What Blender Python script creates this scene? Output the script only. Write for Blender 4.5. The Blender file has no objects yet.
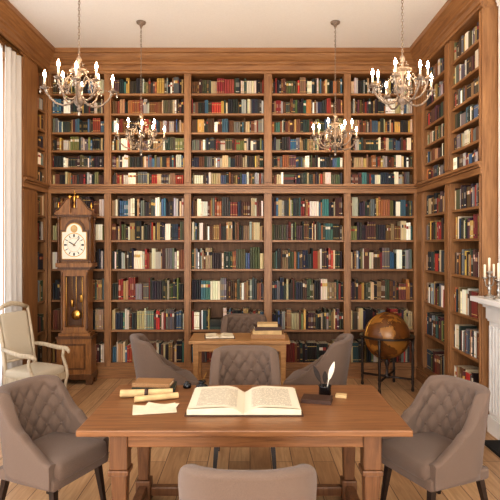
import bpy, bmesh, math, random
from mathutils import Vector, Matrix
random.seed(11)
pi=math.pi
def lin(c):
    return tuple(((x/255)/12.92 if x/255<=0.04045 else (((x/255)+0.055)/1.055)**2.4) for x in c)+(1.0,)

# ---------------- materials ----------------
def newmat(name):
    m=bpy.data.materials.new(name); m.use_nodes=True
    nt=m.node_tree; b=nt.nodes["Principled BSDF"]
    return m,nt,b
def plain(name,c,rough=0.5,metal=0.0,bump=0,bscale=200,emit=0,var=0.0,**kw):
    m,nt,b=newmat(name)
    b.inputs['Base Color'].default_value=lin(c)
    b.inputs['Roughness'].default_value=rough
    b.inputs['Metallic'].default_value=metal
    tc=nt.nodes.new('ShaderNodeTexCoord')
    if emit:
        b.inputs['Emission Color'].default_value=lin(c); b.inputs['Emission Strength'].default_value=emit
    n=nt.nodes.new('ShaderNodeTexNoise'); n.inputs['Scale'].default_value=bscale; n.inputs['Detail'].default_value=4
    nt.links.new(tc.outputs['Object'],n.inputs['Vector'])
    if bump:
        bp=nt.nodes.new('ShaderNodeBump'); bp.inputs['Strength'].default_value=bump; bp.inputs['Distance'].default_value=0.002
        nt.links.new(n.outputs['Fac'],bp.inputs['Height']); nt.links.new(bp.outputs['Normal'],b.inputs['Normal'])
    if var:
        r=nt.nodes.new('ShaderNodeValToRGB')
        r.color_ramp.elements[0].position=0.3; r.color_ramp.elements[1].position=0.7
        r.color_ramp.elements[0].color=lin([x*(1-var) for x in c]); r.color_ramp.elements[1].color=lin([min(255,x*(1+var)) for x in c])
        nt.links.new(n.outputs['Fac'],r.inputs['Fac']); nt.links.new(r.outputs['Color'],b.inputs['Base Color'])
    for k,v in kw.items(): b.inputs[k.replace('_',' ')].default_value=v
    return m
def wood(name,c1,c2,stretch=(1,1,1),scale=9,rough=0.45,bump=0.15):
    m,nt,b=newmat(name)
    tc=nt.nodes.new('ShaderNodeTexCoord'); mp=nt.nodes.new('ShaderNodeMapping')
    mp.inputs['Scale'].default_value=stretch
    n=nt.nodes.new('ShaderNodeTexNoise'); n.inputs['Scale'].default_value=scale; n.inputs['Detail'].default_value=8
    n.inputs['Roughness'].default_value=0.65; n.inputs['Distortion'].default_value=0.8
    r=nt.nodes.new('ShaderNodeValToRGB'); r.color_ramp.elements[0].position=0.32; r.color_ramp.elements[1].position=0.68
    r.color_ramp.elements[0].color=lin(c1); r.color_ramp.elements[1].color=lin(c2)
    nt.links.new(tc.outputs['Object'],mp.inputs['Vector']); nt.links.new(mp.outputs['Vector'],n.inputs['Vector'])
    nt.links.new(n.outputs['Fac'],r.inputs['Fac']); nt.links.new(r.outputs['Color'],b.inputs['Base Color'])
    bp=nt.nodes.new('ShaderNodeBump'); bp.inputs['Strength'].default_value=bump; bp.inputs['Distance'].default_value=0.003
    nt.links.new(n.outputs['Fac'],bp.inputs['Height']); nt.links.new(bp.outputs['Normal'],b.inputs['Normal'])
    b.inputs['Roughness'].default_value=rough
    return m
wc1,wc2=(118,81,50),(160,117,76)
WALN=wood('bookcase_wood',wc1,wc2,(5,5,.4),6,.42)
WALX=wood('bookcase_wood_crossgrain',wc1,wc2,(.4,5,5),6,.42)
WALY=wood('bookcase_wood_lengthgrain',wc1,wc2,(5,.4,5),6,.42)
WALND=wood('bookcase_back_wood',(102,70,44),(134,96,64),(3,3,.35),6,.6)
TABLE=wood('table_wood',(104,67,40),(146,101,64),(.45,7,7),5,.36)
TLEG=wood('table_leg_wood',(88,58,35),(124,84,54),(7,7,.6),5,.42)
LTAB=wood('light_table_wood',(148,106,64),(182,138,90),(.6,6,6),5,.42)
CLOCK=wood('clock_walnut',(104,66,34),(158,110,62),(4,4,.6),7,.32)
CLOCKD=wood('clock_dark_trim',(74,46,25),(108,72,42),(4,4,.6),7,.3)
DARK=plain('espresso_wood',(42,30,24),.35,bump=.1,bscale=40,var=.15)
PALE=wood('whitewashed_wood',(160,144,120),(196,180,156),(5,5,.8),8,.55)
FAB=plain('taupe_linen',(106,88,76),.95,bump=.5,bscale=420,var=.08,Sheen_Weight=.1)
CREAMF=plain('cream_upholstery',(186,174,154),.9,bump=.4,bscale=300,var=.04)
WHITE=plain('white_paint',(232,228,222),.5,bump=.05,bscale=30,var=.01)
MARBLE=plain('white_marble_surround',(226,224,220),.35,bscale=5,var=.03)
WALL=plain('white_plaster',(234,232,228),.85,bump=.15,bscale=60,var=.01)
CEIL=plain('ceiling_plaster',(240,239,238),.9,bump=.1,bscale=60,var=.01)
BLACK=plain('firebox_black',(22,20,19),.8,bump=.3,bscale=30)
BRASS=plain('aged_brass',(196,150,78),.28,metal=1,bscale=20,var=.1)
STEEL=plain('brushed_silver',(176,172,166),.3,metal=1)
ANTQ=plain('antique_white_metal',(128,112,98),.45,metal=.25,bump=.3,bscale=80,var=.18)
CRYST=plain('crystal_drops',(215,206,194),.05,Transmission_Weight=.6,IOR=1.5)
CANDLE=plain('candle_wax',(240,228,204),.5,Subsurface_Weight=.1)
FLAME=plain('bulb_glow',(255,222,178),.5,emit=200)
PAPER=plain('paper_cream',(222,208,180),.85,bscale=12,var=.03)
PARCH=plain('parchment',(196,166,120),.85,bscale=14,var=.08)
LEATH=plain('dark_leather',(62,38,26),.5,bump=.5,bscale=160,var=.15)
LEATHG=plain('green_leather',(44,52,44),.5,bump=.5,bscale=160,var=.1)
TANL=plain('tan_leather',(150,112,74),.55,bump=.3,bscale=120,var=.1)
INK=plain('black_glass',(18,18,20),.15)
FEATH=plain('quill_feather_dark',(40,30,24),.8,var=.2,bscale=60)
FEATHW=plain('quill_feather_pale',(222,212,194),.8,var=.05,bscale=60)
DIAL=plain('dial_enamel',(228,222,206),.35,bscale=8,var=.02)

# floor planks
m,nt,b=newmat('oak_planks'); FLOORM=m
tc=nt.nodes.new('ShaderNodeTexCoord'); mp=nt.nodes.new('ShaderNodeMapping'); mp.inputs['Rotation'].default_value=(0,0,pi/2)
bk=nt.nodes.new('ShaderNodeTexBrick'); bk.inputs['Scale'].default_value=1; bk.inputs['Brick Width'].default_value=2.1; bk.inputs['Row Height'].default_value=.17
bk.inputs['Mortar Size'].default_value=.0032; bk.inputs['Mortar Smooth'].default_value=.2; bk.offset=.37
bk.inputs['Color1'].default_value=lin((174,138,102)); bk.inputs['Color2'].default_value=lin((204,168,128)); bk.inputs['Mortar'].default_value=lin((92,66,46))
mp2=nt.nodes.new('ShaderNodeMapping'); mp2.inputs['Scale'].default_value=(9,.7,1)
n=nt.nodes.new('ShaderNodeTexNoise'); n.inputs['Scale'].default_value=4; n.inputs['Detail'].default_value=8; n.inputs['Distortion'].default_value=.8
r=nt.nodes.new('ShaderNodeValToRGB'); r.color_ramp.elements[0].position=.3; r.color_ramp.elements[0].color=(.74,.69,.64,1); r.color_ramp.elements[1].position=.65; r.color_ramp.elements[1].color=(1.03,1.03,1.03,1)
mx=nt.nodes.new('ShaderNodeMixRGB'); mx.blend_type='MULTIPLY'; mx.inputs['Fac'].default_value=1
L=nt.links.new
L(tc.outputs['Object'],mp.inputs['Vector']); L(mp.outputs['Vector'],bk.inputs['Vector'])
L(tc.outputs['Object'],mp2.inputs['Vector']); L(mp2.outputs['Vector'],n.inputs['Vector']); L(n.outputs['Fac'],r.inputs['Fac'])
L(bk.outputs['Color'],mx.inputs['Color1']); L(r.outputs['Color'],mx.inputs['Color2']); L(mx.outputs['Color'],b.inputs['Base Color'])
b.inputs['Roughness'].default_value=.42
bp=nt.nodes.new('ShaderNodeBump'); bp.inputs['Strength'].default_value=.2; bp.inputs['Distance'].default_value=.003
L(n.outputs['Fac'],bp.inputs['Height']); L(bp.outputs['Normal'],b.inputs['Normal'])

# books material
m,nt,b=newmat('book_bindings'); BOOKM=m
at=nt.nodes.new('ShaderNodeAttribute'); at.attribute_name='bookcol'
nt.links.new(at.outputs['Color'],b.inputs['Base Color']); b.inputs['Roughness'].default_value=.6
# globe
m,nt,b=newmat('antique_globe_map'); GLOBE=m
tc=nt.nodes.new('ShaderNodeTexCoord'); n=nt.nodes.new('ShaderNodeTexNoise'); n.inputs['Scale'].default_value=4.5; n.inputs['Detail'].default_value=9; n.inputs['Roughness'].default_value=.55
r=nt.nodes.new('ShaderNodeValToRGB'); e=r.color_ramp.elements
e[0].position=.0; e[0].color=lin((134,90,40)); e[1].position=.50; e[1].color=lin((154,106,48))
x=e.new(.515); x.color=lin((64,36,16)); x=e.new(.53); x.color=lin((100,60,26)); x=e.new(.75); x.color=lin((124,78,36))
nt.links.new(tc.outputs['Object'],n.inputs['Vector']); nt.links.new(n.outputs['Fac'],r.inputs['Fac']); nt.links.new(r.outputs['Color'],b.inputs['Base Color'])
b.inputs['Roughness'].default_value=.3
# printed page
m,nt,b=newmat('printed_page'); PAGE=m
tc=nt.nodes.new('ShaderNodeTexCoord'); sp=nt.nodes.new('ShaderNodeSeparateXYZ'); nt.links.new(tc.outputs['Object'],sp.inputs[0])
def math_(op,a,bv=None):
    q=nt.nodes.new('ShaderNodeMath'); q.operation=op
    for i,vv in enumerate((a,bv)):
        if vv is None: continue
        if isinstance(vv,(int,float)): q.inputs[i].default_value=vv
        else: nt.links.new(vv,q.inputs[i])
    return q.outputs[0]
ax=math_('ABSOLUTE',sp.outputs[0]); ay=math_('ABSOLUTE',sp.outputs[1])
ln=math_('GREATER_THAN',math_('FRACT',math_('MULTIPLY',sp.outputs[1],62)),.55)
inx=math_('MULTIPLY',math_('GREATER_THAN',ax,.045),math_('LESS_THAN',ax,.285))
iny=math_('LESS_THAN',ay,.185)
nn=nt.nodes.new('ShaderNodeTexNoise'); nn.inputs['Scale'].default_value=110; nt.links.new(tc.outputs['Object'],nn.inputs['Vector'])
wd=math_('GREATER_THAN',nn.outputs['Fac'],.42)
mask=math_('MULTIPLY',math_('MULTIPLY',ln,wd),math_('MULTIPLY',inx,iny))
mask=math_('MULTIPLY',mask,.65)
mx=nt.nodes.new('ShaderNodeMixRGB'); mx.inputs['Color1'].default_value=lin((222,210,186)); mx.inputs['Color2'].default_value=lin((90,78,64))
nt.links.new(mask,mx.inputs['Fac']); nt.links.new(mx.outputs[0],b.inputs['Base Color']); b.inputs['Roughness'].default_value=.8
# curtains
def curtmat(name,c,tr):
    m,nt,b=newmat(name); b.inputs['Base Color'].default_value=lin(c); b.inputs['Roughness'].default_value=.9
    t=nt.nodes.new('ShaderNodeBsdfTranslucent'); t.inputs['Color'].default_value=lin(c)
    mxs=nt.nodes.new('ShaderNodeMixShader'); mxs.inputs[0].default_value=tr
    out=nt.nodes['Material Output']
    tc=nt.nodes.new('ShaderNodeTexCoord'); w=nt.nodes.new('ShaderNodeTexNoise'); w.inputs['Scale'].default_value=300
    bp=nt.nodes.new('ShaderNodeBump'); bp.inputs['Strength'].default_value=.2; bp.inputs['Distance'].default_value=.001
    nt.links.new(tc.outputs['Object'],w.inputs['Vector']); nt.links.new(w.outputs['Fac'],bp.inputs['Height']); nt.links.new(bp.outputs['Normal'],b.inputs['Normal'])
    nt.links.new(b.outputs[0],mxs.inputs[1]); nt.links.new(t.outputs[0],mxs.inputs[2]); nt.links.new(mxs.outputs[0],out.inputs['Surface'])
    return m
SHEER=curtmat('sheer_curtain_fabric',(226,226,228),.5)
DRAPE=curtmat('drape_fabric',(196,190,184),.10)

# ---------------- mesh builder ----------------
class MB:
    def __init__(s): s.v=[];s.f=[];s.m=[];s.s=[];s.mats=[]
    def mi(s,mat):
        if mat not in s.mats: s.mats.append(mat)
        return s.mats.index(mat)
    def add(s,vs,fs,mat,smooth=False,M=None):
        o=len(s.v)
        for p in vs:
            p=Vector(p)
            if M is not None: p=M@p
            s.v.append(tuple(p))
        k=s.mi(mat)
        for f in fs:
            s.f.append(tuple(o+i for i in f)); s.m.append(k); s.s.append(smooth)
    def box(s,x0,x1,y0,y1,z0,z1,mat,M=None):
        vs=[(x0,y0,z0),(x1,y0,z0),(x1,y1,z0),(x0,y1,z0),(x0,y0,z1),(x1,y0,z1),(x1,y1,z1),(x0,y1,z1)]
        s.add(vs,[(0,3,2,1),(4,5,6,7),(0,1,5,4),(1,2,6,5),(2,3,7,6),(3,0,4,7)],mat,False,M)
    def hexa(s,bot,top,mat):
        s.add(list(bot)+list(top),[(0,3,2,1),(4,5,6,7),(0,1,5,4),(1,2,6,5),(2,3,7,6),(3,0,4,7)],mat)
    def grid(s,rows,mat,smooth=True,closed=False,M=None):
        n=len(rows[0]); vs=[p for r in rows for p in r]; fs=[]
        for i in range(len(rows)-1):
            for j in range(n if closed else n-1):
                k=(j+1)%n
                fs.append((i*n+j,i*n+k,(i+1)*n+k,(i+1)*n+j))
        s.add(vs,fs,mat,smooth,M)
    def lathe(s,prof,c,mat,seg=16,M=None,smooth=True):
        rows=[[(c[0]+r*math.cos(2*pi*k/seg),c[1]+r*math.sin(2*pi*k/seg),c[2]+z) for k in range(seg)] for r,z in prof]
        n0=len(s.v); s.grid(rows,mat,smooth,True,M)
        k=s.mi(mat)
        if prof[0][0]>1e-4: s.f.append(tuple(n0+i for i in range(seg))[::-1]); s.m.append(k); s.s.append(False)
        if prof[-1][0]>1e-4:
            e=n0+(len(prof)-1)*seg; s.f.append(tuple(e+i for i in range(seg))); s.m.append(k); s.s.append(False)
    def ball(s,c,r,mat,seg=12,rings=8,sc=(1,1,1),M=None):
        rows=[]
        for i in range(rings+1):
            t=pi*i/rings; rr=max(math.sin(t),1e-3)
            rows.append([(c[0]+r*sc[0]*rr*math.cos(2*pi*k/seg),c[1]+r*sc[1]*rr*math.sin(2*pi*k/seg),c[2]-r*sc[2]*math.cos(t)) for k in range(seg)])
        s.grid(rows,mat,True,True,M)
    def tube(s,pts,rad,mat,seg=8,closed=False,M=None):
        pts=[Vector(p) for p in pts]; n=len(pts); rows=[]
        if not isinstance(rad,(list,tuple)): rad=[rad]*n
        up=None
        for i,p in enumerate(pts):
            if closed: t=(pts[(i+1)%n]-pts[i-1])
            else: t=pts[min(i+1,n-1)]-pts[max(i-1,0)]
            t.normalize()
            if up is None:
                up=Vector((0,0,1)) if abs(t.z)<.9 else Vector((1,0,0))
            a=up-t*up.dot(t)
            if a.length<1e-4: a=t.orthogonal()
            a.normalize(); up=a; bb=t.cross(a)
            rows.append([p+(a*math.cos(2*pi*k/seg)+bb*math.sin(2*pi*k/seg))*rad[i] for k in range(seg)])
        if closed: rows.append(rows[0]); s.grid(rows,mat,True,True,M)
        else:
            n0=len(s.v); s.grid(rows,mat,True,True,M); k=s.mi(mat)
            s.f.append(tuple(n0+i for i in range(seg))[::-1]); s.m.append(k); s.s.append(False)
            e=n0+(n-1)*seg; s.f.append(tuple(e+i for i in range(seg))); s.m.append(k); s.s.append(False)
    def prism(s,prof,P0,P1,out,mat):
        a=[(P0[0]+out[0]*o,P0[1]+out[1]*o,z) for o,z in prof]; c=[(P1[0]+out[0]*o,P1[1]+out[1]*o,z) for o,z in prof]
        n=len(prof); fs=[(i,(i+1)%n,n+(i+1)%n,n+i) for i in range(n)]+[tuple(range(n))[::-1],tuple(range(n,2*n))]
        s.add(a+c,fs,mat)
    def rbox(s,c,h,r,mat,n=9,M=None,bulge=0):
        ts=[-math.cos(pi*i/n) for i in range(n+1)]
        ts=[(abs(t)**.7)*(1 if t>0 else -1) for t in ts]
        for ax in range(3):
            for sg in (-1,1):
                rows=[]
                for a in ts:
                    row=[]
                    for b_ in ts:
                        p=[0,0,0]; p[ax]=sg; p[(ax+1)%3]=a; p[(ax+2)%3]=b_
                        q=Vector([p[i]*h[i] for i in range(3)])
                        inn=Vector([max(-(h[i]-r),min(h[i]-r,q[i])) for i in range(3)])
                        d=q-inn
                        if d.length>1e-6: q=inn+d.normalized()*r
                        if bulge and q.z>0: q.z+=bulge*(1-(q.x/h[0])**2)*(1-(q.y/h[1])**2)
                        row.append(Vector(c)+q)
                    rows.append(row)
                s.grid(rows,mat,True,False,M)
    def obj(s,name,loc=(0,0,0),rz=0,bevel=0,weld=False):
        me=bpy.data.meshes.new(name); me.from_pydata(s.v,[],s.f)
        for mt in s.mats: me.materials.append(mt)
        me.polygons.foreach_set('material_index',s.m); me.polygons.foreach_set('use_smooth',s.s)
        bm=bmesh.new(); bm.from_mesh(me)
        if weld: bmesh.ops.remove_doubles(bm,verts=bm.verts,dist=1e-5)
        bmesh.ops.recalc_face_normals(bm,faces=bm.faces); bm.to_mesh(me); bm.free()
        o=bpy.data.objects.new(name,me); bpy.context.collection.objects.link(o)
        o.location=loc; o.rotation_euler=(0,0,rz)
        if bevel:
            bv=o.modifiers.new('bevel','BEVEL'); bv.width=bevel; bv.segments=2; bv.limit_method='ANGLE'; bv.angle_limit=math.radians(50)
        return o

# ---------------- dims ----------------
YB=6.84; XL=-2.66; XR=2.2; H=4.29; S=76.02; YF=-3.6
def bx(p): return (p-250)/S
def bz(p): return 1.75+(245-p)/S

# ---------------- shell ----------------
q=MB(); q.box(-3.1,2.7,YF-.1,7.3,-.1,0,FLOORM); q.obj('floor')
q=MB(); q.box(-3.1,2.7,YF-.1,7.3,H,H+.1,CEIL); q.obj('ceiling')
q=MB(); q.box(-3.1,2.7,7.2,7.3,0,H,WALL); q.obj('wall_back')
fy0,fy1=3.1,4.90
q=MB(); q.box(2.56,2.7,YF-.1,7.2,0,H,WALL); q.box(2.34,2.56,fy0,fy1,0,H,WALL); q.obj('wall_right')
# left wall with windows
q=MB()
W=[(4.15,6.0),(1.1,2.95),(-2.2,-.35)]; z0w,z1w=.25,3.88
X0,X1=-3.1,-2.72
q.box(X0,X1,6.0,6.06,0,H,WALN)
q.box(X0,-3.02,6.06,7.2,0,H,WALL)
q.box(X0,X1,2.95,4.15,0,H,WALN)
q.box(X0,X1,-.35,1.1,0,H,WALN)
q.box(X0,X1,YF-.1,-2.2,0,H,WALN)
for a,b_ in W:
    q.box(X0,X1,a,b_,0,z0w,WALY); q.box(X0,X1,a,b_,z1w,H,WALY)
q.obj('wall_left')
for i,(a,b_) in enumerate(W):
    q=MB(); x=-3.0
    q.box(x-.03,x+.03,a,a+.06,z0w,z1w,WHITE); q.box(x-.03,x+.03,b_-.06,b_,z0w,z1w,WHITE)
    q.box(x-.03,x+.03,a+.06,b_-.06,z0w,z0w+.08,WHITE); q.box(x-.03,x+.03,a+.06,b_-.06,z1w-.06,z1w,WHITE)
    mid=(a+b_)/2; q.box(x-.025,x+.025,mid-.03,mid+.03,z0w+.08,z1w-.06,WHITE)
    for k in range(1,5):
        z=z0w+(z1w-z0w)*k/5; q.box(x-.015,x+.015,a+.06,b_-.06,z-.015,z+.015,WHITE)
    q.obj('added_window_%d'%(i+1),bevel=.004)
# front wall (behind the camera); its windows are added for front fill light
q=MB()
FW=[(-2.5,-.45),(.0,2.05)]
q.box(-3.1,-2.5,YF-.1,YF,0,H,WALL); q.box(-.45,0,YF-.1,YF,0,H,WALL); q.box(2.05,2.56,YF-.1,YF,0,H,WALL)
for a,b_ in FW:
    q.box(a,b_,YF-.1,YF,0,.4,WALL); q.box(a,b_,YF-.1,YF,3.9,H,WALL)
q.obj('wall_front')
for i,(a,b_) in enumerate(FW):
    q=MB(); y=YF-.05
    for xx in (a,b_-.06,(a+b_)/2-.03): q.box(xx,xx+.06,y-.03,y+.03,.4,3.9,WHITE)
    for zz in (.4,1.2,2.1,3.0,3.84): q.box(a+.06,b_-.06,y-.02,y+.02,zz,zz+.06,WHITE)
    q.obj('added_window_%d'%(i+4))

# cornice
prof=[(0,4.0),(.02,4.0),(.02,4.03),(.035,4.04),(.035,4.10),(.055,4.115),(.055,4.14),(.08,4.16),(.115,4.20),(.13,4.225),(.15,4.235),(.15,H-.001),(0,H-.001)]
q=MB(); q.prism(prof,(XL-.05,YB),(XR+.05,YB),(0,-1),WALX); q.obj('trim_1')
q=MB(); q.prism(prof,(XL-.06,YF),(XL-.06,YB),(1,0),WALY); q.obj('trim_2',(.06,0,0))
q=MB(); q.prism(prof,(XR,4.9),(XR,YB),(-1,0),WALY); q.obj('trim_3')
q=MB(); q.prism([(o*.7,z) for o,z in prof],(2.56,YF),(2.56,3.1),(-1,0),WHITE); q.prism([(o*.7,z) for o,z in prof],(2.34,3.1),(2.34,4.9),(-1,0),WHITE); q.obj('trim_4')
q=MB(); q.box(-2.72,-2.70,YF,4.14,0,.16,WALY); q.obj('baseboard_left')
q=MB(); q.box(2.54,2.56,YF,3.0,0,.16,WHITE); q.obj('baseboard_right')

# ---------------- bookcases ----------------
SHU=[93,113,132,150,167,184]; SHL=[216,240,269,300,330,362]
ledge0,ledge1=bz(193.5),bz(184.5)
baseZ=bz(363)
rowsZ=[]
tops=[4.0]+[bz(p)-.028 for p in SHU[:-1]]
for p,t in zip(SHU,tops): rowsZ.append((bz(p) if p!=184 else ledge1,t))
tops=[ledge0]+[bz(p)-.028 for p in SHL[:-1]]
for p,t in zip(SHL,tops): rowsZ.append((bz(p) if p!=362 else baseZ,t))
def bookcase(name,origin,along,out,bays,piers,span,depth):
    q=MB(); M=Matrix(((along[0],out[0],0,origin[0]),(along[1],out[1],0,origin[1]),(0,0,1,0),(0,0,0,1)))
    a0,a1=span
    HZ=WALX if along[0] else WALY
    B=lambda *a,mat=WALN:q.box(*a,mat,M)
    B(a0,a1,-depth,-depth+.02,0,4.28,mat=WALND)
    for p0,p1 in piers:
        B(p0,p1,-depth+.02,0,0,4.0)
        if p1-p0>.06:
            for za,zb in ((baseZ+.03,ledge0-.03),(ledge1+.03,3.97)):
                B(p0+.018,p1-.018,0,.014,za,zb)
    B(a0,a1,-depth+.02,.0,4.0,4.28,mat=HZ)
    for b0,b1 in bays:
        B(b0,b1,-depth+.02,-.004,0,baseZ,mat=HZ)
        B(b0,b1,-depth+.02,-.004,ledge0,ledge1,mat=HZ)
        for z in [bz(p) for p in SHU[:-1]+SHL[:-1]]:
            B(b0,b1,-depth+.02,-.015,z-.028,z,mat=HZ)
    B(a0,a1,0,.03,0,.12,mat=HZ); B(a0,a1,0,.018,.12,.15,mat=HZ)
    B(a0,a1,0,.05,ledge1-.03,ledge1,mat=HZ); B(a0,a1,0,.03,ledge1-.055,ledge1-.03,mat=HZ); B(a0,a1,0,.015,ledge0,ledge1-.055,mat=HZ)
    return q.obj(name,bevel=.003)
backbays=[(bx(51),bx(104)),(bx(111),bx(184)),(bx(191),bx(264)),(bx(272),bx(344)),(bx(351),bx(414))]
piers=[(XL,bx(51)),(bx(104),bx(111)),(bx(184),bx(191)),(bx(264),bx(272)),(bx(344),bx(351)),(bx(414),XR)]
bookcase('bookcase',(0,YB),(1,0),(0,-1),backbays,piers,(XL,XR),.34)
rb=[(4.99,5.72),(5.87,6.60)]
bookcase('bookcase',(XR,0),(0,1),(-1,0),rb,[(4.93,4.99),(5.72,5.87),(6.60,6.84)],(4.93,6.84),.34)
lb=[(6.50,6.80)]
bookcase('bookcase',(XL,0),(0,1),(1,0),lb,[(6.07,6.50),(6.80,6.84)],(6.07,6.84),.34)

# ---------------- books ----------------
pal=[((28,27,28),11),((48,43,40),10),((42,46,58),6),((46,56,50),6),((70,70,50),6),((100,64,40),8),((74,48,36),8),((128,50,40),5),
     ((214,204,182),9),((228,222,208),6),((184,164,130),7),((148,118,82),7),((98,98,98),5),((66,92,114),4),((146,146,140),5),((184,150,82),3),((104,106,66),4),((60,98,94),2),((150,96,58),4),((88,56,62),2),((160,54,42),2),((50,86,124),1)]
pc=[p[0] for p in pal]; pw=[p[1] for p in pal]
BV=[];BF=[];BC=[]
def qd(pts,c):
    o=len(BV); BV.extend(pts); BF.append((o,o+1,o+2,o+3)); BC.append(c)
def book(O,A,Oo,w,h,d,z,col,style,lean=0):
    def P(a,o,zz):
        a2=a+lean*zz; return (O[0]+A[0]*a2+Oo[0]*o,O[1]+A[1]*a2+Oo[1]*o,z+zz)
    c=lin(col)
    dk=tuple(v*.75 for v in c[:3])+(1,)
    pg=lin((200,186,160))
    g=.0012
    r=min(.006,w*.2)
    zs=[0,h]; cs=[c]
    if style==1: gold=lin((196,168,104)); zs=[0,.1*h,.13*h,.8*h,.83*h,h]; cs=[c,gold,c,gold,c]
    elif style==2: lb_=lin(random.choice([(216,208,190),(190,160,120),(150,60,48),(30,30,34),(206,170,96)])); zs=[0,.64*h,.80*h,h]; cs=[c,lb_,c]
    elif style==3: lb_=lin(random.choice([(206,198,180),(24,24,26),(180,150,90)])); zs=[0,.12*h,.17*h,.45*h,.72*h,h]; cs=[c,lb_,c,tuple(.65*x+.35*y for x,y in zip(c,lb_)),c]
    for i,cc in enumerate(cs):
        a,b_=zs[i],zs[i+1]
        qd([P(g,-r,a),P(g+r,0,a),P(g+r,0,b_),P(g,-r,b_)],cc)
        qd([P(g+r,0,a),P(w-g-r,0,a),P(w-g-r,0,b_),P(g+r,0,b_)],cc)
        qd([P(w-g-r,0,a),P(w-g,-r,a),P(w-g,-r,b_),P(w-g-r,0,b_)],cc)
    qd([P(g,-d,0),P(g,-r,0),P(g,-r,h),P(g,-d,h)],dk)
    qd([P(w-g,-r,0),P(w-g,-d,0),P(w-g,-d,h),P(w-g,-r,h)],dk)
    qd([P(g,-r,h),P(w-g,-r,h),P(w-g,-d,h),P(g,-d,h)],pg)
def flat_book(O,A,Oo,L_,t_,d,z,col):
    c=lin(col); pg=lin((214,202,178))
    P=lambda a,o,zz:(O[0]+A[0]*a+Oo[0]*o,O[1]+A[1]*a+Oo[1]*o,z+zz)
    qd([P(0,0,0),P(L_,0,0),P(L_,0,t_),P(0,0,t_)],c); qd([P(0,0,t_),P(L_,0,t_),P(L_,-d,t_),P(0,-d,t_)],c)
    qd([P(0,-d,0),P(0,0,0),P(0,0,t_),P(0,-d,t_)],pg); qd([P(L_,0,0),P(L_,-d,0),P(L_,-d,t_),P(L_,0,t_)],pg)
def rc():
    col=random.choices(pc,pw)[0]; jit=random.uniform(.85,1.2); return [max(10,min(255,v*jit+random.uniform(-6,6))) for v in col]
def fill(O,A,Oo,a0,a1,z,top):
    gap=top-z
    base=min(gap*.80,random.uniform(.245,.27))
    a=a0+.004
    while a<a1-.018:
        rr=random.random()
        if rr<.004 and a<a1-.25: a+=random.uniform(.015,.035); continue
        if rr<.009 and a<a1-.3 and a>a0+.1:
            L_=random.uniform(.13,.18); zz=z+.0005
            for k in range(random.randint(3,5)):
                t_=random.uniform(.025,.04)
                if zz+t_>z+base: break
                flat_book((O[0]+A[0]*(a+.003)+Oo[0]*-.01,O[1]+A[1]*(a+.003)+Oo[1]*-.01),A,Oo,L_*random.uniform(.85,1),t_,.15,zz,rc()); zz+=t_+.0005
            a+=L_+.006; continue
        n=random.choice([1,1,1,1,1,2,2,3,4]); col=rc()
        w=random.uniform(.014,.034); h=base*random.uniform(.78,1.1); st=random.choice([0,0,0,1,2,3])
        h=min(h,gap*.92); dd=random.uniform(-.02,0)
        for k in range(n):
            if a+w>a1-.003:
                w=a1-.004-a
                if w<.010: break
            c=[max(8,min(255,v+random.uniform(-7,7))) for v in col]
            hh=h if n>2 else h*random.uniform(.93,1.0)
            book((O[0]+A[0]*a+Oo[0]*dd,O[1]+A[1]*a+Oo[1]*dd),A,Oo,w,hh,.18,z+.0005,c,st)
            a+=w
        if w<.0101: break
def flush(name):
    global BV,BF,BC
    me=bpy.data.meshes.new(name); me.from_pydata(BV,[],BF)
    ca=me.color_attributes.new('bookcol','FLOAT_COLOR','CORNER')
    flat=[]
    for c in BC: flat.extend(list(c)*4)
    ca.data.foreach_set('color',flat); me.materials.append(BOOKM)
    o=bpy.data.objects.new(name,me); bpy.context.collection.objects.link(o); BV=[];BF=[];BC=[]
for b0,b1 in backbays:
    for z,t in rowsZ: fill((0,YB+.035),(1,0),(0,-1),b0,b1,z,t)
flush('shelved_books')
for b0,b1 in rb:
    for z,t in rowsZ: fill((XR+.03,0),(0,1),(-1,0),b0,b1,z,t)
flush('shelved_books')
for b0,b1 in lb:
    for z,t in rowsZ: fill((XL-.03,0),(0,1),(1,0),b0,b1,z,t)
flush('shelved_books')

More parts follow.
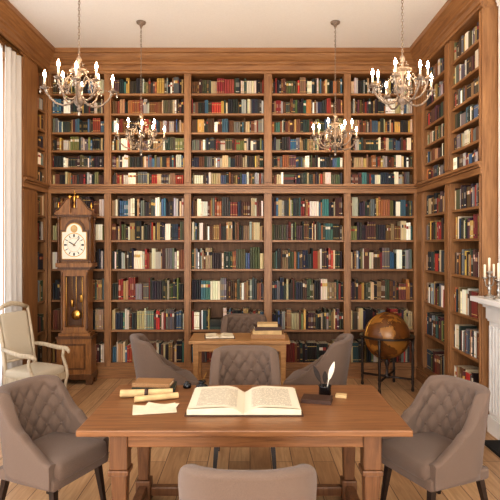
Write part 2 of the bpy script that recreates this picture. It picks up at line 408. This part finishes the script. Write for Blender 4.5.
# ---------------- upholstered chairs ----------------
def sst(a,b_,x):
    t=max(0,min(1,(x-a)/(b_-a))); return t*t*(3-2*t)
def chair_mesh():
    q=MB(); a0,b0,t=.25,.245,.055; fr=.24
    def path(u,off,z):
        fl=1+.09*max(0,(z-.4)/.5)
        s_=1 if u>=0 else -1; au=abs(u)
        A=a0*fl+off; Bk=b0*fl+off+.05*max(0,(z-.45)/.45)
        if au<=1:
            ph=au*pi/2; x=A*math.sin(ph)**.68; y=Bk*math.cos(ph)**.62
        else:
            x=A; y=-fr*(au-1)/.5
        return Vector((s_*x,y,z))
    def top(u):
        au=abs(u)
        return .890-.015*sst(.3,.7,au)-.27*sst(.62,1.12,au)-.12*sst(1.0,1.5,au)
    N=900; us=[-1.5+3*i/N for i in range(N+1)]
    arc=[0]
    for i in range(N): arc.append(arc[-1]+(path(us[i+1],0,.7)-path(us[i],0,.7)).length)
    mid=arc[N//2]; tot=arc[-1]
    def u_at(s_):
        s_+=mid
        for i in range(N):
            if arc[i+1]>=s_: return us[i]+(us[i+1]-us[i])*(s_-arc[i])/max(1e-6,arc[i+1]-arc[i])
        return us[-1]
    sp,zp=.12,.145; zc=.62
    cols=140; nv=36; rows=[]
    for i in range(cols+1):
        s_=-mid+tot*i/cols; u=u_at(s_) if 0<i<cols else (-1.5 if i==0 else 1.5)
        h=top(u); row=[]
        for j in range(nv+1):
            z=.33+(h-t/2-.33)*j/nv
            p_=s_/sp; q_=(z-zc)/zp
            pil=(abs(math.sin(pi*(p_+q_)))*abs(math.sin(pi*(p_-q_))))**.4
            env=sst(.45,.50,z)*(1-sst(h-.08,h-.03,z))*(1-sst(.85,1.0,abs(u)))
            row.append(path(u,-t/2-.030*(env*(pil)+(1-env)*.75),z))
        for k in range(1,8):
            an=pi*k/8; row.append(path(u,-(t/2+.022*(1-k/8))*math.cos(an),h-t/2+t/2*math.sin(an)))
        for j in range(10,-1,-1):
            z=.33+(h-t/2-.33)*j/10; row.append(path(u,t/2,z))
        rows.append(row)
    n0=len(q.v); q.grid(rows,FAB,True,True); n=len(rows[0]); k=q.mi(FAB)
    q.f.append(tuple(n0+i for i in range(n))); q.m.append(k); q.s.append(False)
    e=n0+cols*n; q.f.append(tuple(e+i for i in range(n))[::-1]); q.m.append(k); q.s.append(False)
    for r_ in range(-4,6):
        for c_ in range(-8,9):
            s_=c_*sp/2; z=zc+r_*zp/2
            if (c_+r_)%2: continue
            if abs(s_)>mid-.01: continue
            u=u_at(s_)
            if abs(u)>.85 or z<.52 or z>top(u)-.07: continue
            q.ball(path(u,-t/2-.008,z),.011,FAB,8,6)
    q.rbox((0,-.035,.425),(.235,.25,.062),.045,FAB,9,None,.015)
    q.rbox((0,-.01,.352),(.262,.25,.04),.02,FAB,7)
    for sx in (-1,1):
        for sy in (-1,1):
            x=sx*.205; y=sy*.20; X=sx*.23; Y=sy*.245+(.03 if sy>0 else 0)
            w=.021; w2=.012
            q.hexa([(X-w2,Y-w2,0),(X+w2,Y-w2,0),(X+w2,Y+w2,0),(X-w2,Y+w2,0)],[(x-w,y-w,.33),(x+w,y-w,.33),(x+w,y+w,.33),(x-w,y+w,.33)],DARK)
    return q
cm=None
def chair(loc,deg,sc=1):
    global cm
    if cm is None:
        o=chair_mesh().obj('tufted_armchair'); cm=o.data
    else:
        o=bpy.data.objects.new('tufted_armchair',cm); bpy.context.collection.objects.link(o)
    o.location=(loc[0],loc[1],0); o.rotation_euler=(0,0,math.radians(deg)); o.scale=(sc,sc,sc)
chair((-1.27,3.36),66,.95)
chair((1.18,3.36),-66,.95)
chair((-.04,4.15),0)
chair((-.01,2.29),180)
chair((-.80,4.98),108)
chair((.64,4.98),-108)
chair((-.07,6.22),0)

# ---------------- main table ----------------
q=MB(); xa,xb,ya,yb=-.94,.88,2.80,3.72
q.box(xa,xb,ya,yb,.715,.75,TABLE)
la,lb2=-.73,.68
q.box(la-.03,lb2+.03,ya+.10,ya+.125,.62,.715,TABLE); q.box(la-.03,lb2+.03,yb-.125,yb-.10,.62,.715,TABLE)
for X in (la,lb2):
    q.box(X-.0125,X+.0125,ya+.125,yb-.125,.62,.715,TLEG)
    for Y in (ya+.13,yb-.13):
        w=.05
        q.box(X-w,X+w,Y-w,Y+w,.50,.715,TLEG)
        q.box(X-w-.008,X+w+.008,Y-w-.008,Y+w+.008,.47,.50,TLEG)
        q.hexa([(X-.034,Y-.034,.14),(X+.034,Y-.034,.14),(X+.034,Y+.034,.14),(X-.034,Y+.034,.14)],[(X-.045,Y-.045,.47),(X+.045,Y-.045,.47),(X+.045,Y+.045,.47),(X-.045,Y+.045,.47)],TLEG)
        q.box(X-w,X+w,Y-w,Y+w,.0,.14,TLEG)
    q.box(X-.03,X+.03,ya+.18,yb-.18,.05,.11,TLEG)
q.box(la+.03,lb2-.03,(ya+yb)/2-.035,(ya+yb)/2+.035,.05,.11,TLEG)
q.box(la+.05,lb2-.05,yb-.16,yb-.10,.03,.09,TLEG)
q.obj('library_table',bevel=.006)

# second table
q=MB(); x0,x1,y0,y1=-.64,.42,5.42,5.92
q.box(x0,x1,y0,y1,.715,.75,LTAB)
q.box(x0+.05,x1-.05,y0+.04,y0+.06,.63,.715,LTAB); q.box(x0+.05,x1-.05,y1-.06,y1-.04,.63,.715,LTAB)
q.box(x0+.04,x0+.06,y0+.06,y1-.06,.63,.715,LTAB); q.box(x1-.06,x1-.04,y0+.06,y1-.06,.63,.715,LTAB)
for X in (x0+.07,x1-.07):
    for Y in (y0+.07,y1-.07):
        q.hexa([(X-.018,Y-.018,0),(X+.018,Y-.018,0),(X+.018,Y+.018,0),(X-.018,Y+.018,0)],[(X-.032,Y-.032,.715),(X+.032,Y-.032,.715),(X+.032,Y+.032,.715),(X-.032,Y+.032,.715)],LTAB)
q.obj('writing_table',bevel=.004)

# ---------------- open book ----------------
def openbook(name,loc,w,d,th,rz=0,mat=PAGE,cov=LEATH):
    q=MB()
    q.box(-w-.012,w+.012,-d/2-.012,d/2+.012,0,.006,cov)
    for sg in (-1,1):
        topc=[]
        for i in range(21):
            t_=i/20; x=sg*w*t_
            z=.006+th*(.35+.75*math.sin(min(1,t_*3.2)*pi/2)-.35*t_**1.3)*(.25+.75*min(1,t_*7))
            topc.append((x,z))
        ny=5; rows=[[(x*(1.0),-d/2+d*j/ny,z) for x,z in topc] for j in range(ny+1)]
        q.grid(rows,mat,True)
        for yy in (-d/2,d/2):
            q.grid([[(x,yy,.006) for x,z in topc],[(x,yy,z) for x,z in topc]],PAPER,False)
        xe,ze=topc[-1]
        q.grid([[(xe,-d/2,.006),(xe,d/2,.006)],[(xe,-d/2,ze),(xe,d/2,ze)]],PAPER,False)
        rows=[[(sg*w*.97*t_,-d/2+.004+(d-.008)*j/ny,.006+th*(1.12*math.sin(min(1,t_*2.6)*pi/2)+.02-.33*t_**1.6)*(.3+.7*min(1,t_*7))+.004) for t_ in [i/16 for i in range(17)]] for j in range(ny+1)]
        q.grid(rows,mat,True)
    return q.obj(name,loc,rz)
openbook('open_book',(-.035,3.27,.751),.335,.46,.040)
openbook('open_book',(-.33,5.64,.751),.15,.2,.02,.1,PAPER)

# closed books
def closed(q,cx,cy,z,w,d,h,rz,cov):
    M=Matrix.Translation((cx,cy,z))@Matrix.Rotation(rz,4,'Z')
    q.box(-w/2,w/2,-d/2,d/2,0,.004,cov,M); q.box(-w/2,w/2,-d/2,d/2,h-.004,h,cov,M)
    q.box(-w/2,w/2,-d/2,-d/2+.005,.004,h-.004,cov,M)
    q.box(-w/2+.006,w/2-.006,-d/2+.005,d/2-.006,.004,h-.004,PAPER,M)
q=MB(); 
for i,(w,d,h,rz,c) in enumerate([(.36,.26,.045,.03,TANL),(.31,.23,.04,-.06,PARCH),(.29,.22,.035,.08,LEATH),(.22,.17,.03,-.03,PARCH)]):
    closed(q,.19,5.66,.7505+[.0,.0455,.086,.1215][i],w,d,h,rz,c)
q.obj('book_stack')
q=MB(); closed(q,-.66,3.61,.7505,.29,.17,.030,.05,LEATHG); closed(q,-.67,3.61,.781,.26,.15,.026,-.08,TANL); q.obj('book_stack')
q=MB(); closed(q,.43,3.33,.7505,.19,.13,.024,-.25,LEATH); q.obj('closed_book')
q=MB(); closed(q,.60,3.42,.7505,.07,.05,.018,-.3,PARCH); q.obj('notebook')
# scroll
q=MB()
for (cx,cy,ln_,rz,r_) in [(-.68,3.42,.34,.10,.026),(-.60,3.34,.28,.34,.020)]:
    M=Matrix.Translation((cx,cy,.7515+r_))@Matrix.Rotation(rz,4,'Z')@Matrix.Rotation(pi/2,4,'Y')
    rows=[]
    for k in range(3):
        zz=-ln_/2+ln_*k/2
        rows.append([( (r_*(1-.10*a/6.28))*math.cos(a),(r_*(1-.10*a/6.28))*math.sin(a),zz) for a in [i*.3 for i in range(50)]])
    q.grid(rows,PARCH,True,False,M)
M=Matrix.Translation((-.68,3.42,.7515+.026))@Matrix.Rotation(.10,4,'Z')@Matrix.Rotation(pi/2,4,'Y')
q.lathe([(.0275,-.012),(.0275,.012)],(0,0,0),LEATH,16,M)
q.obj('parchment_scroll')
# loose papers
q=MB()
for (cx,cy,w,d,rz,z) in [(-.58,3.16,.26,.17,.2,.7512),(-.55,3.19,.2,.14,-.15,.7532)]:
    M=Matrix.Translation((cx,cy,z))@Matrix.Rotation(rz,4,'Z')
    rows=[[(-w/2+w*i/8,-d/2+d*j/6,.010*((i/8-.5)**2)*4*(j/6)) for i in range(9)] for j in range(7)]
    q.grid(rows,PAPER,True,False,M)
q.obj('loose_papers')
# inkwells
q=MB(); q.lathe([(.036,0),(.042,.01),(.040,.034),(.020,.046),(.018,.056),(.027,.060),(.025,.068),(.001,.068)],(0,0,0),INK,18)
q.tube([(0,0,.06),(.03,.01,.12)],[.003,.0015],BRASS,6); q.obj('inkwell',(-.33,3.57,.7505))
q=MB(); q.lathe([(.026,0),(.030,.008),(.026,.03),(.012,.036),(.016,.044),(.001,.046)],(0,0,0),INK,18); q.obj('inkwell',(-.44,3.64,.7505))
# quill pot: feathers as thin curved vanes around a shaft
q=MB(); q.lathe([(.036,0),(.042,.006),(.040,.055),(.044,.062),(.036,.062),(.034,.02),(.001,.018)],(0,0,0),INK,20)
for (dx,dy,L_,fm) in [(-.075,.0,.19,FEATH),(.060,-.01,.22,FEATHW),(.005,.03,.15,FEATH)]:
    p0=Vector((dx*.15,dy*.2,.02)); p1=Vector((dx,dy,L_)); q.tube([p0,(p0+p1)/2+Vector((-dx*.12,0,0)),p1],.0035,fm,6)
    d_=(p1-p0).normalized(); sd=Vector((1,0,0))-d_*d_.x; sd.normalize()
    ts=[.38,.48,.6,.72,.84,.93,1.02]
    wv=[0.001,.010,.015,.017,.014,.009,.001]
    mid_=lambda t_: p0.lerp(p1,t_)+Vector((-dx*.12*4*t_*(1-t_)*.5,0,0))
    q.grid([[mid_(t_)+sd*w_ for t_,w_ in zip(ts,wv)],[mid_(t_)+Vector((0,-.004,0)) for t_ in ts],[mid_(t_)-sd*w_ for t_,w_ in zip(ts,wv)]],fm,True)
q.obj('quill_pot',(.50,3.47,.7505))

# ---------------- globe ----------------
q=MB(); R=.275; gc=.64
q.ball((0,0,gc),R,GLOBE,48,28)
q.lathe([(R+.012,gc-.012),(R+.055,gc-.012),(R+.055,gc+.006),(R+.012,gc+.006),(R+.012,gc-.012)],(0,0,0),DARK,48,None,False)
Mt=Matrix.Translation((0,0,gc))@Matrix.Rotation(math.radians(20),4,'Y')@Matrix.Rotation(pi/2,4,'X')
q.tube([(( R+.010)*math.cos(2*pi*k/48),(R+.010)*math.sin(2*pi*k/48),0) for k in range(48)],.006,BRASS,8,True,Mt)
for k in range(4):
    an=pi/4+k*pi/2; c_,s_=math.cos(an),math.sin(an); rr=R+.035
    prof=[(.016,0),(.02,.02),(.012,.06),(.018,.12),(.014,.14),(.02,.16),(.014,.2),(.018,.35),(.013,.45),(.021,.5),(.014,.53),(.02,gc-.014)]
    q.lathe(prof,(rr*c_,rr*s_,0),DARK,12)
for k in range(2):
    an=pi/4+k*pi/2; c_,s_=math.cos(an)*(R+.035),math.sin(an)*(R+.035)
    q.tube([(-c_,-s_,.14),(c_,s_,.14)],.013,DARK,10)
q.lathe([(.001,.12),(.05,.125),(.05,.15),(.02,.17),(.014,.25),(.03,.3),(.012,.345),(.001,gc-R+.002)],(0,0,0),DARK,16)
q.obj('floor_globe',(1.68,6.38,0),.25)

# ---------------- grandfather clock ----------------
q=MB(); D=.13
for sx in (-1,1):
    for sy in (-1,1): q.box(sx*.19-.04,sx*.19+.04,sy*.09-.035,sy*.09+.035,0,.07,CLOCKD)
q.box(-.24,.24,-.14,.135,.07,.13,CLOCKD); q.box(-.225,.225,-.13,.13,.13,.56,CLOCK)
q.box(-.15,.15,-.14,-.13,.19,.50,CLOCKD); q.box(-.13,.13,-.147,-.14,.21,.48,CLOCK)
q.box(-.24,.24,-.14,.135,.56,.59,CLOCKD); q.box(-.21,.21,-.125,.13,.59,.63,CLOCK)
q.box(-.18,-.12,-.11,.12,.63,1.40,CLOCK); q.box(.12,.18,-.11,.12,.63,1.40,CLOCK); q.box(-.12,.12,.02,.12,.63,1.40,CLOCKD)
q.box(-.12,.12,-.11,.02,.63,.70,CLOCK); q.box(-.12,.12,-.11,.02,1.32,1.40,CLOCK)
for sx in (-1,1):
    q.lathe([(.012,.66),(.017,.68),(.012,.70),(.012,1.33),(.017,1.35),(.012,1.37)],(sx*.165,-.115,0),CLOCKD,12)
    q.tube([(sx*.105,-.1125,.71),(sx*.105,-.1125,1.31)],.005,BRASS,6)
q.tube([(0,-.03,.86),(0,-.03,1.32)],.005,BRASS,8)
Mr=Matrix.Translation((0,-.035,.84))@Matrix.Rotation(pi/2,4,'X')
q.lathe([(.001,-.012),(.04,-.01),(.062,0),(.04,.012),(.001,.016)],(0,0,0),BRASS,28,Mr)
for dx,zz in ((-.06,1.02),(.06,1.08)):
    q.lathe([(.001,zz-.09),(.018,zz-.085),(.019,zz),(.004,zz+.012)],(dx,-.01,0),BRASS,14); q.tube([(dx,-.01,zz+.01),(dx,-.01,1.32)],.002,BRASS,6)
q.box(-.21,.21,-.125,.13,1.40,1.43,CLOCKD); q.box(-.235,.235,-.15,.135,1.43,1.48,CLOCK); 
q.box(-.20,.20,-.09,.13,1.48,2.04,CLOCK)
for sx in (-1,1):
    q.lathe([(.022,1.48),(.022,1.51),(.014,1.52),(.015,1.95),(.014,1.99),(.022,2.0),(.022,2.04)],(sx*.205,-.115,0),CLOCKD,12)
    q.lathe([(.022,1.48),(.022,1.51),(.014,1.52),(.015,1.95),(.014,1.99),(.022,2.0),(.022,2.04)],(sx*.205,.10,0),CLOCKD,12)
def archpts(w,zb,zs,r_,n=16):
    pts=[(-w,zb),(w,zb),(w,zs)]
    for i in range(n+1):
        a=pi*i/n; pts.append((r_*math.cos(a),zs+r_*math.sin(a)))
    pts.append((-w,zs)); return pts
def plate(pts,y0,y1,mat):
    n=len(pts); vs=[(x,y0,z) for x,z in pts]+[(x,y1,z) for x,z in pts]
    q.add(vs,[tuple(range(n)),tuple(range(n,2*n))[::-1]]+[(i,(i+1)%n,n+(i+1)%n,n+i) for i in range(n)],mat)
plate(archpts(.183,1.50,1.88,.13),-.115,-.09,CLOCKD)
plate(archpts(.163,1.525,1.86,.11),-.12,-.115,BRASS)
plate(archpts(.156,1.532,1.855,.103),-.124,-.12,DIAL)
def disc(cx,cz,r_,y,mat,n=40):
    vs=[(cx+r_*math.cos(2*pi*k/n),y,cz+r_*math.sin(2*pi*k/n)) for k in range(n)]; q.add(vs,[tuple(range(n))],mat)
cz=1.70
def ring(cx,cz,r0,r1,y,mat,n=40):
    a=[(cx+r0*math.cos(2*pi*k/n),y,cz+r0*math.sin(2*pi*k/n)) for k in range(n)]; b_=[(cx+r1*math.cos(2*pi*k/n),y,cz+r1*math.sin(2*pi*k/n)) for k in range(n)]
    q.grid([a,b_],mat,False,True)
ring(0,cz,.138,.147,-.1255,BRASS); ring(0,cz,.082,.085,-.1255,BRASS)
for k in range(12):
    M=Matrix.Translation((0,-.126,cz))@Matrix.Rotation(2*pi*k/12,4,'Y')
    wd_=.004 if k%3 else .009
    q.box(-wd_,wd_,-.001,.001,.095,.13,INK,M)
for an,L_,w_ in ((math.radians(-60),.075,.005),(math.radians(40),.115,.0035)):
    M=Matrix.Translation((0,-.129,cz))@Matrix.Rotation(an,4,'Y'); q.box(-w_,w_,-.001,.001,-.02,L_,INK,M)
q.ball((0,-.13,cz),.009,BRASS,10,6)
disc(0,1.895,.045,-.1255,BRASS)
disc(0,1.895,.036,-.1262,PARCH)
q.box(-.225,.225,-.135,.13,2.04,2.065,CLOCKD); q.box(-.24,.24,-.155,.135,2.065,2.09,CLOCK)
for sx in (-1,1):
    N=14
    lo=[(sx*(.235-.19*t_),2.09) for t_ in [i/N for i in range(0,N+1)]]
    hi=[(sx*(.235-.19*(i/N)),2.115+.17*sst(0,1,i/N)) for i in range(N+1)]
    a=[(x,-.145,z) for x,z in lo]; b_=[(x,-.145,z) for x,z in hi]; c_=[(x,-.10,z) for x,z in hi]; d_=[(x,-.10,z) for x,z in lo]
    q.grid([a,b_],CLOCK,False); q.grid([b_,c_],CLOCK,False); q.grid([c_,d_],CLOCK,False)
    q.add([a[-1],b_[-1],c_[-1],d_[-1]],[(0,1,2,3)],CLOCK); q.add([a[0],b_[0],c_[0],d_[0]],[(0,1,2,3)],CLOCK)
    q.tube([(x,-.148,z) for x,z in hi],.010,CLOCKD,8)
    q.ball((sx*.052,-.15,2.28),.024,BRASS,12,8,(1,.5,1))
    q.lathe([(.012,2.115),(.02,2.125),(.008,2.14),(.02,2.17),(.012,2.195),(.002,2.22)],(sx*.215,-.09,0),BRASS,12)
q.box(-.2,.2,-.10,.12,2.09,2.15,CLOCK)
q.lathe([(.022,2.15),(.022,2.19),(.008,2.21),(.026,2.25),(.022,2.28),(.008,2.30),(.004,2.35),(.001,2.38)],(0,-.11,0),BRASS,14)
o=q.obj('grandfather_clock',(-2.20,6.61,0),.03,bevel=.002); o.scale=(.95,.95,1.03)

# ---------------- white wooden armchair ----------------
q=MB()
for sx in (-1,1):
    q.tube([(sx*.27,-.30,0),(sx*.265,-.27,.04),(sx*.27,-.25,.2),(sx*.285,-.28,.38),(sx*.29,-.26,.46),(sx*.29,-.20,.58),(sx*.29,-.22,.66)],[.024,.018,.018,.026,.024,.02,.022],PALE,10)
    q.tube([(sx*.235,.36,0),(sx*.235,.29,.2),(sx*.24,.25,.42),(sx*.245,.30,.75),(sx*.25,.40,1.12)],[.02,.024,.026,.024,.02],PALE,10)
    q.tube([(sx*.25,.30,.70),(sx*.29,.12,.69),(sx*.31,-.08,.665),(sx*.30,-.25,.665),(sx*.285,-.31,.645),(sx*.275,-.315,.62)],[.02,.024,.027,.028,.022,.014],PALE,10)
    q.tube([(sx*.268,-.255,.16),(sx*.236,.29,.18)],.012,PALE,8)
q.box(-.28,.28,-.29,-.25,.34,.41,PALE); q.box(-.24,.24,.23,.27,.34,.41,PALE)
for sx in (-1,1): q.box(min(sx*.24,sx*.28),max(sx*.24,sx*.28),-.26,.25,.34,.41,PALE)
q.tube([(-.255,.02,.17),(.255,.02,.17)],.012,PALE,8)
q.rbox((0,-.01,.44),(.265,.265,.05),.04,CREAMF,9,None,.02)
Mb=Matrix.Translation((0,.335,.82))@Matrix.Rotation(math.radians(-14),4,'X')
q.rbox((0,0,0),(.215,.028,.26),.025,CREAMF,9,Mb)
q.tube([(-.25,.40,1.11),(-.12,.415,1.155),(0,.42,1.17),(.12,.415,1.155),(.25,.40,1.11)],[.022,.026,.028,.026,.022],PALE,10)
q.tube([(-.24,.275,.56),(.24,.275,.56)],.018,PALE,8)
o=q.obj('wooden_armchair',(-2.26,5.46,0),math.radians(66)); o.scale=(.8,.8,.96)

# ---------------- curtains ----------------
def curtain(name,y0,y1,zb,zt,x,amp,per,mat):
    q=MB(); n=int((y1-y0)/.010); rows=[]
    for j in range(13):
        z=zt+(zb-zt)*j/12
        rows.append([(x+amp*(.6+.4*j/12)*math.sin(2*pi*(y0+(y1-y0)*i/n)/per+.4*math.sin(j*.3))+.2*amp*math.sin(5.1*(y0+(y1-y0)*i/n)/per),y0+(y1-y0)*i/n,z) for i in range(n+1)])
    q.grid(rows,mat,True); return q.obj(name)
curtain('sheer_curtain',4.12,5.66,.02,3.92,-2.69,.012,.09,SHEER)
for y0_,y1_ in ((5.66,6.05),(3.9,4.12),(.95,1.25),(2.8,3.1),(-2.4,-2.1),(-.45,-.15)):
    curtain('curtain',y0_,y1_,.02,3.93,-2.660,.032,.13,DRAPE)
for (a,b_) in ((3.88,6.055),(.9,3.15),(-2.45,-.1)):
    q=MB(); q.tube([(-2.655,a,3.955),(-2.655,b_,3.955)],.012,BRASS,10); q.ball((-2.655,a,3.955),.02,BRASS)
    for yy in (a+.05,b_-.05): q.tube([(-2.655,yy,3.955),(-2.719,yy,3.955)],.008,BRASS,8)
    q.obj('curtain_rod')

# ---------------- fireplace ----------------
q=MB(); zt=1.17
for a,b_ in ((fy1-.30,fy1-.02),(fy0+.02,fy0+.30)):
    q.box(2.225,2.339,a,b_,0,.16,MARBLE); q.box(2.24,2.339,a+.01,b_-.01,.16,1.06,MARBLE)
    for k in range(4):
        c_=a+.05+k*.06; q.box(2.225,2.24,c_-.018,c_+.018,.20,1.0,MARBLE)
    q.box(2.225,2.339,a,b_,1.04,1.06,MARBLE); q.box(2.215,2.339,a-.01,b_+.01,1.06,zt,MARBLE)
q.box(2.25,2.339,fy0+.31,fy1-.31,.92,zt,MARBLE)
q.box(2.19,2.339,fy0,fy1,zt,zt+.03,MARBLE); q.box(2.15,2.339,fy0-.01,fy1+.01,zt+.03,zt+.055,MARBLE)
q.box(2.08,2.339,fy0-.05,fy1+.02,zt+.055,zt+.10,MARBLE)
q.box(2.30,2.339,fy0+.31,fy1-.31,.0,.92,BLACK)
q.box(2.05,2.30,fy0+.31,fy1-.31,0,.03,BLACK)
q.obj('fireplace_mantel',bevel=.004)
# three-arm candelabra
q=MB(); h=.24
q.lathe([(.045,0),(.047,.008),(.03,.018),(.012,.03),(.010,.06),(.020,.08),(.010,.10),(.009,h-.06),(.018,h-.045),(.010,h-.03),(.028,h-.012),(.026,h),(.012,h)],(0,0,0),STEEL,18)
q.lathe([(.010,h-.005),(.010,h+.12),(.002,h+.125)],(0,0,0),CANDLE,12); q.tube([(0,0,h+.12),(.001,0,h+.135)],.0012,INK,5)
for sg in (-1,1):
    M=Matrix.Rotation(math.radians(40),4,'Z')
    q.tube([(0,0,.12),(sg*.03,0,.10),(sg*.065,0,.11),(sg*.085,0,.145),(sg*.088,0,.175)],.006,STEEL,8,False,M)
    q.lathe([(.006,.17),(.024,.182),(.025,.188),(.012,.19)],(sg*.088,0,0),STEEL,14,M)
    q.lathe([(.010,.188),(.010,.30),(.002,.305)],(sg*.088,0,0),CANDLE,12,M)
q.obj('candelabra',(2.20,4.78,zt+.1))
def candlestick(x,y,h):
    q=MB(); q.lathe([(.045,0),(.047,.008),(.03,.018),(.012,.03),(.010,.06),(.020,.08),(.010,.10),(.009,h-.06),(.018,h-.045),(.010,h-.03),(.030,h-.012),(.028,h),(.012,h)],(0,0,0),STEEL,18)
    q.lathe([(.011,h-.005),(.011,h+.14),(.002,h+.145)],(0,0,0),CANDLE,12); q.tube([(0,0,h+.14),(.001,0,h+.155)],.0012,INK,5)
    q.obj('candlestick',(x,y,zt+.1))
candlestick(2.18,4.56,.18)
q=MB(); q.lathe([(.05,0),(.05,.012),(.02,.03),(.018,.05),(.05,.09),(.06,.13),(.045,.17),(.02,.19),(.03,.2),(.001,.23)],(0,0,0),STEEL,20); q.obj('mantel_urn',(2.21,4.35,zt+.1))

# ---------------- chandeliers ----------------
def chandelier(loc):
    q=MB(); z=loc[2]; up=H-z
    q.lathe([(.001,-.175),(.012,-.165),(.018,-.15),(.008,-.135),(.03,-.12),(.045,-.095),(.04,-.07),(.015,-.055),(.012,-.02),(.028,0),(.034,.02),(.02,.045),(.01,.06),(.012,.11),(.03,.13),(.032,.15),(.012,.17),(.009,.22),(.022,.24),(.02,.255),(.006,.275),(.004,.29)],(0,0,0),ANTQ,16)
    q.lathe([(.03,.135),(.07,.15),(.075,.156),(.03,.15)],(0,0,0),ANTQ,20)
    NA=8
    for k in range(NA):
        an=2*pi*(k+.3)/NA; M=Matrix.Rotation(an,4,'Z')
        arm=[(.035,-.08),(.07,-.115),(.12,-.13),(.175,-.115),(.22,-.075),(.25,-.03),(.262,.0)]
        if k%2: arm=[(.035,-.06),(.06,-.085),(.10,-.095),(.14,-.08),(.175,-.04),(.195,.01),(.20,.045)]
        P=[]
        for i in range(len(arm)-1):
            for t_ in (0,.5): P.append((arm[i][0]*(1-t_)+arm[i+1][0]*t_,0,arm[i][1]*(1-t_)+arm[i+1][1]*t_))
        P.append((arm[-1][0],0,arm[-1][1]))
        q.tube(P,.0080,ANTQ,8,False,M)
        rx,rz_=arm[-1]
        q.tube([(.04+.09*t_,0,.03+.07*math.sin(t_*pi*1.1)+.0*t_) for t_ in [i/10 for i in range(11)]]+[(.118,0,-.01),(.105,0,-.012)],.0050,ANTQ,6,False,M)
        q.lathe([(.006,rz_-.01),(.034,rz_+.004),(.036,rz_+.008),(.012,rz_+.008),(.014,rz_+.03),(.011,rz_+.032)],(rx,0,0),ANTQ,14,M)
        q.lathe([(.0085,rz_+.03),(.0085,rz_+.085),(.003,rz_+.088)],(rx,0,0),CANDLE,10,M)
        q.lathe([(.004,rz_+.085),(.0115,rz_+.103),(.010,rz_+.12),(.001,rz_+.145)],(rx,0,0),FLAME,10,M)
        for a2 in (0,2*pi/3,4*pi/3):
            cx_=rx+.032*math.cos(a2); cy_=.032*math.sin(a2)
            q.ball((cx_,cy_,rz_-.008),.005,CRYST,6,4,(1,1,1),M); q.ball((cx_,cy_,rz_-.03),.0075,CRYST,6,4,(1,1,2),M)
        for i in range(1,14):
            t_=i/14; r_=.02+(rx-.02)*t_; zz=.245*(1-t_)+(rz_)*t_-.07*math.sin(pi*t_)
            q.ball((r_,0,zz),.0045,CRYST,6,4,(1,1,1),M)
    q.ball((0,0,-.19),.012,CRYST,8,6,(1,1,1.5))
    zz=.29; i=0
    while zz<up-.05:
        Mk=Matrix.Translation((0,0,zz+.014))@Matrix.Rotation(pi/2*(i%2),4,'Z')@Matrix.Rotation(pi/2,4,'X')
        q.tube([(.007*math.cos(2*pi*k/10),.016*math.sin(2*pi*k/10),0) for k in range(10)],.0028,ANTQ,5,True,Mk)
        zz+=.025; i+=1
    q.lathe([(.004,up-.07),(.012,up-.06),(.02,up-.04),(.05,up-.02),(.055,up-.001)],(0,0,0),ANTQ,20)
    o=q.obj('chandelier',loc)
chandelier((-1.38,4.2,3.0)); chandelier((1.23,4.2,3.01)); chandelier((-1.24,5.92,2.97)); chandelier((.97,5.92,2.97))

# ---------------- lights ----------------
def area(name,loc,rot,sx,sy,e,c):
    l=bpy.data.lights.new(name,'AREA'); l.shape='RECTANGLE'; l.size=sx; l.size_y=sy; l.energy=e; l.color=c
    o=bpy.data.objects.new(name,l); bpy.context.collection.objects.link(o); o.location=loc; o.rotation_euler=rot
area('daylight_window_1',(-3.2,5.08,2.1),(0,-pi/2,0),3.6,1.85,80,(.95,.98,1))
area('daylight_window_2',(-3.2,2.02,2.1),(0,-pi/2,0),3.6,1.85,130,(.97,.98,1))
area('daylight_window_3',(-3.2,-1.27,2.1),(0,-pi/2,0),3.6,1.85,120,(.97,.98,1))
area('added_front_fill_4',(-1.47,YF-.2,2.15),(pi/2,0,0),2.05,3.5,240,(1,.97,.93))  # this and the next lamp are added front fill behind the camera
area('added_front_fill_5',(1.03,YF-.2,2.15),(pi/2,0,0),2.05,3.5,240,(1,.97,.93))
w=bpy.data.worlds.new('World'); bpy.context.scene.world=w; w.use_nodes=True
w.node_tree.nodes['Background'].inputs[0].default_value=(.93,.96,1,1); w.node_tree.nodes['Background'].inputs[1].default_value=1.0
# camera
cd=bpy.data.cameras.new('camera'); co=bpy.data.objects.new('camera',cd); bpy.context.collection.objects.link(co)
co.location=(0,0,1.75); co.rotation_euler=(pi/2,0,0); cd.lens=520/500*36; cd.sensor_width=36; cd.shift_y=-.01; cd.clip_start=.05
bpy.context.scene.camera=co
vs=bpy.context.scene.view_settings
vs.view_transform='Standard'
try: vs.look='Medium High Contrast'
except Exception as ex: print('look fail',ex)
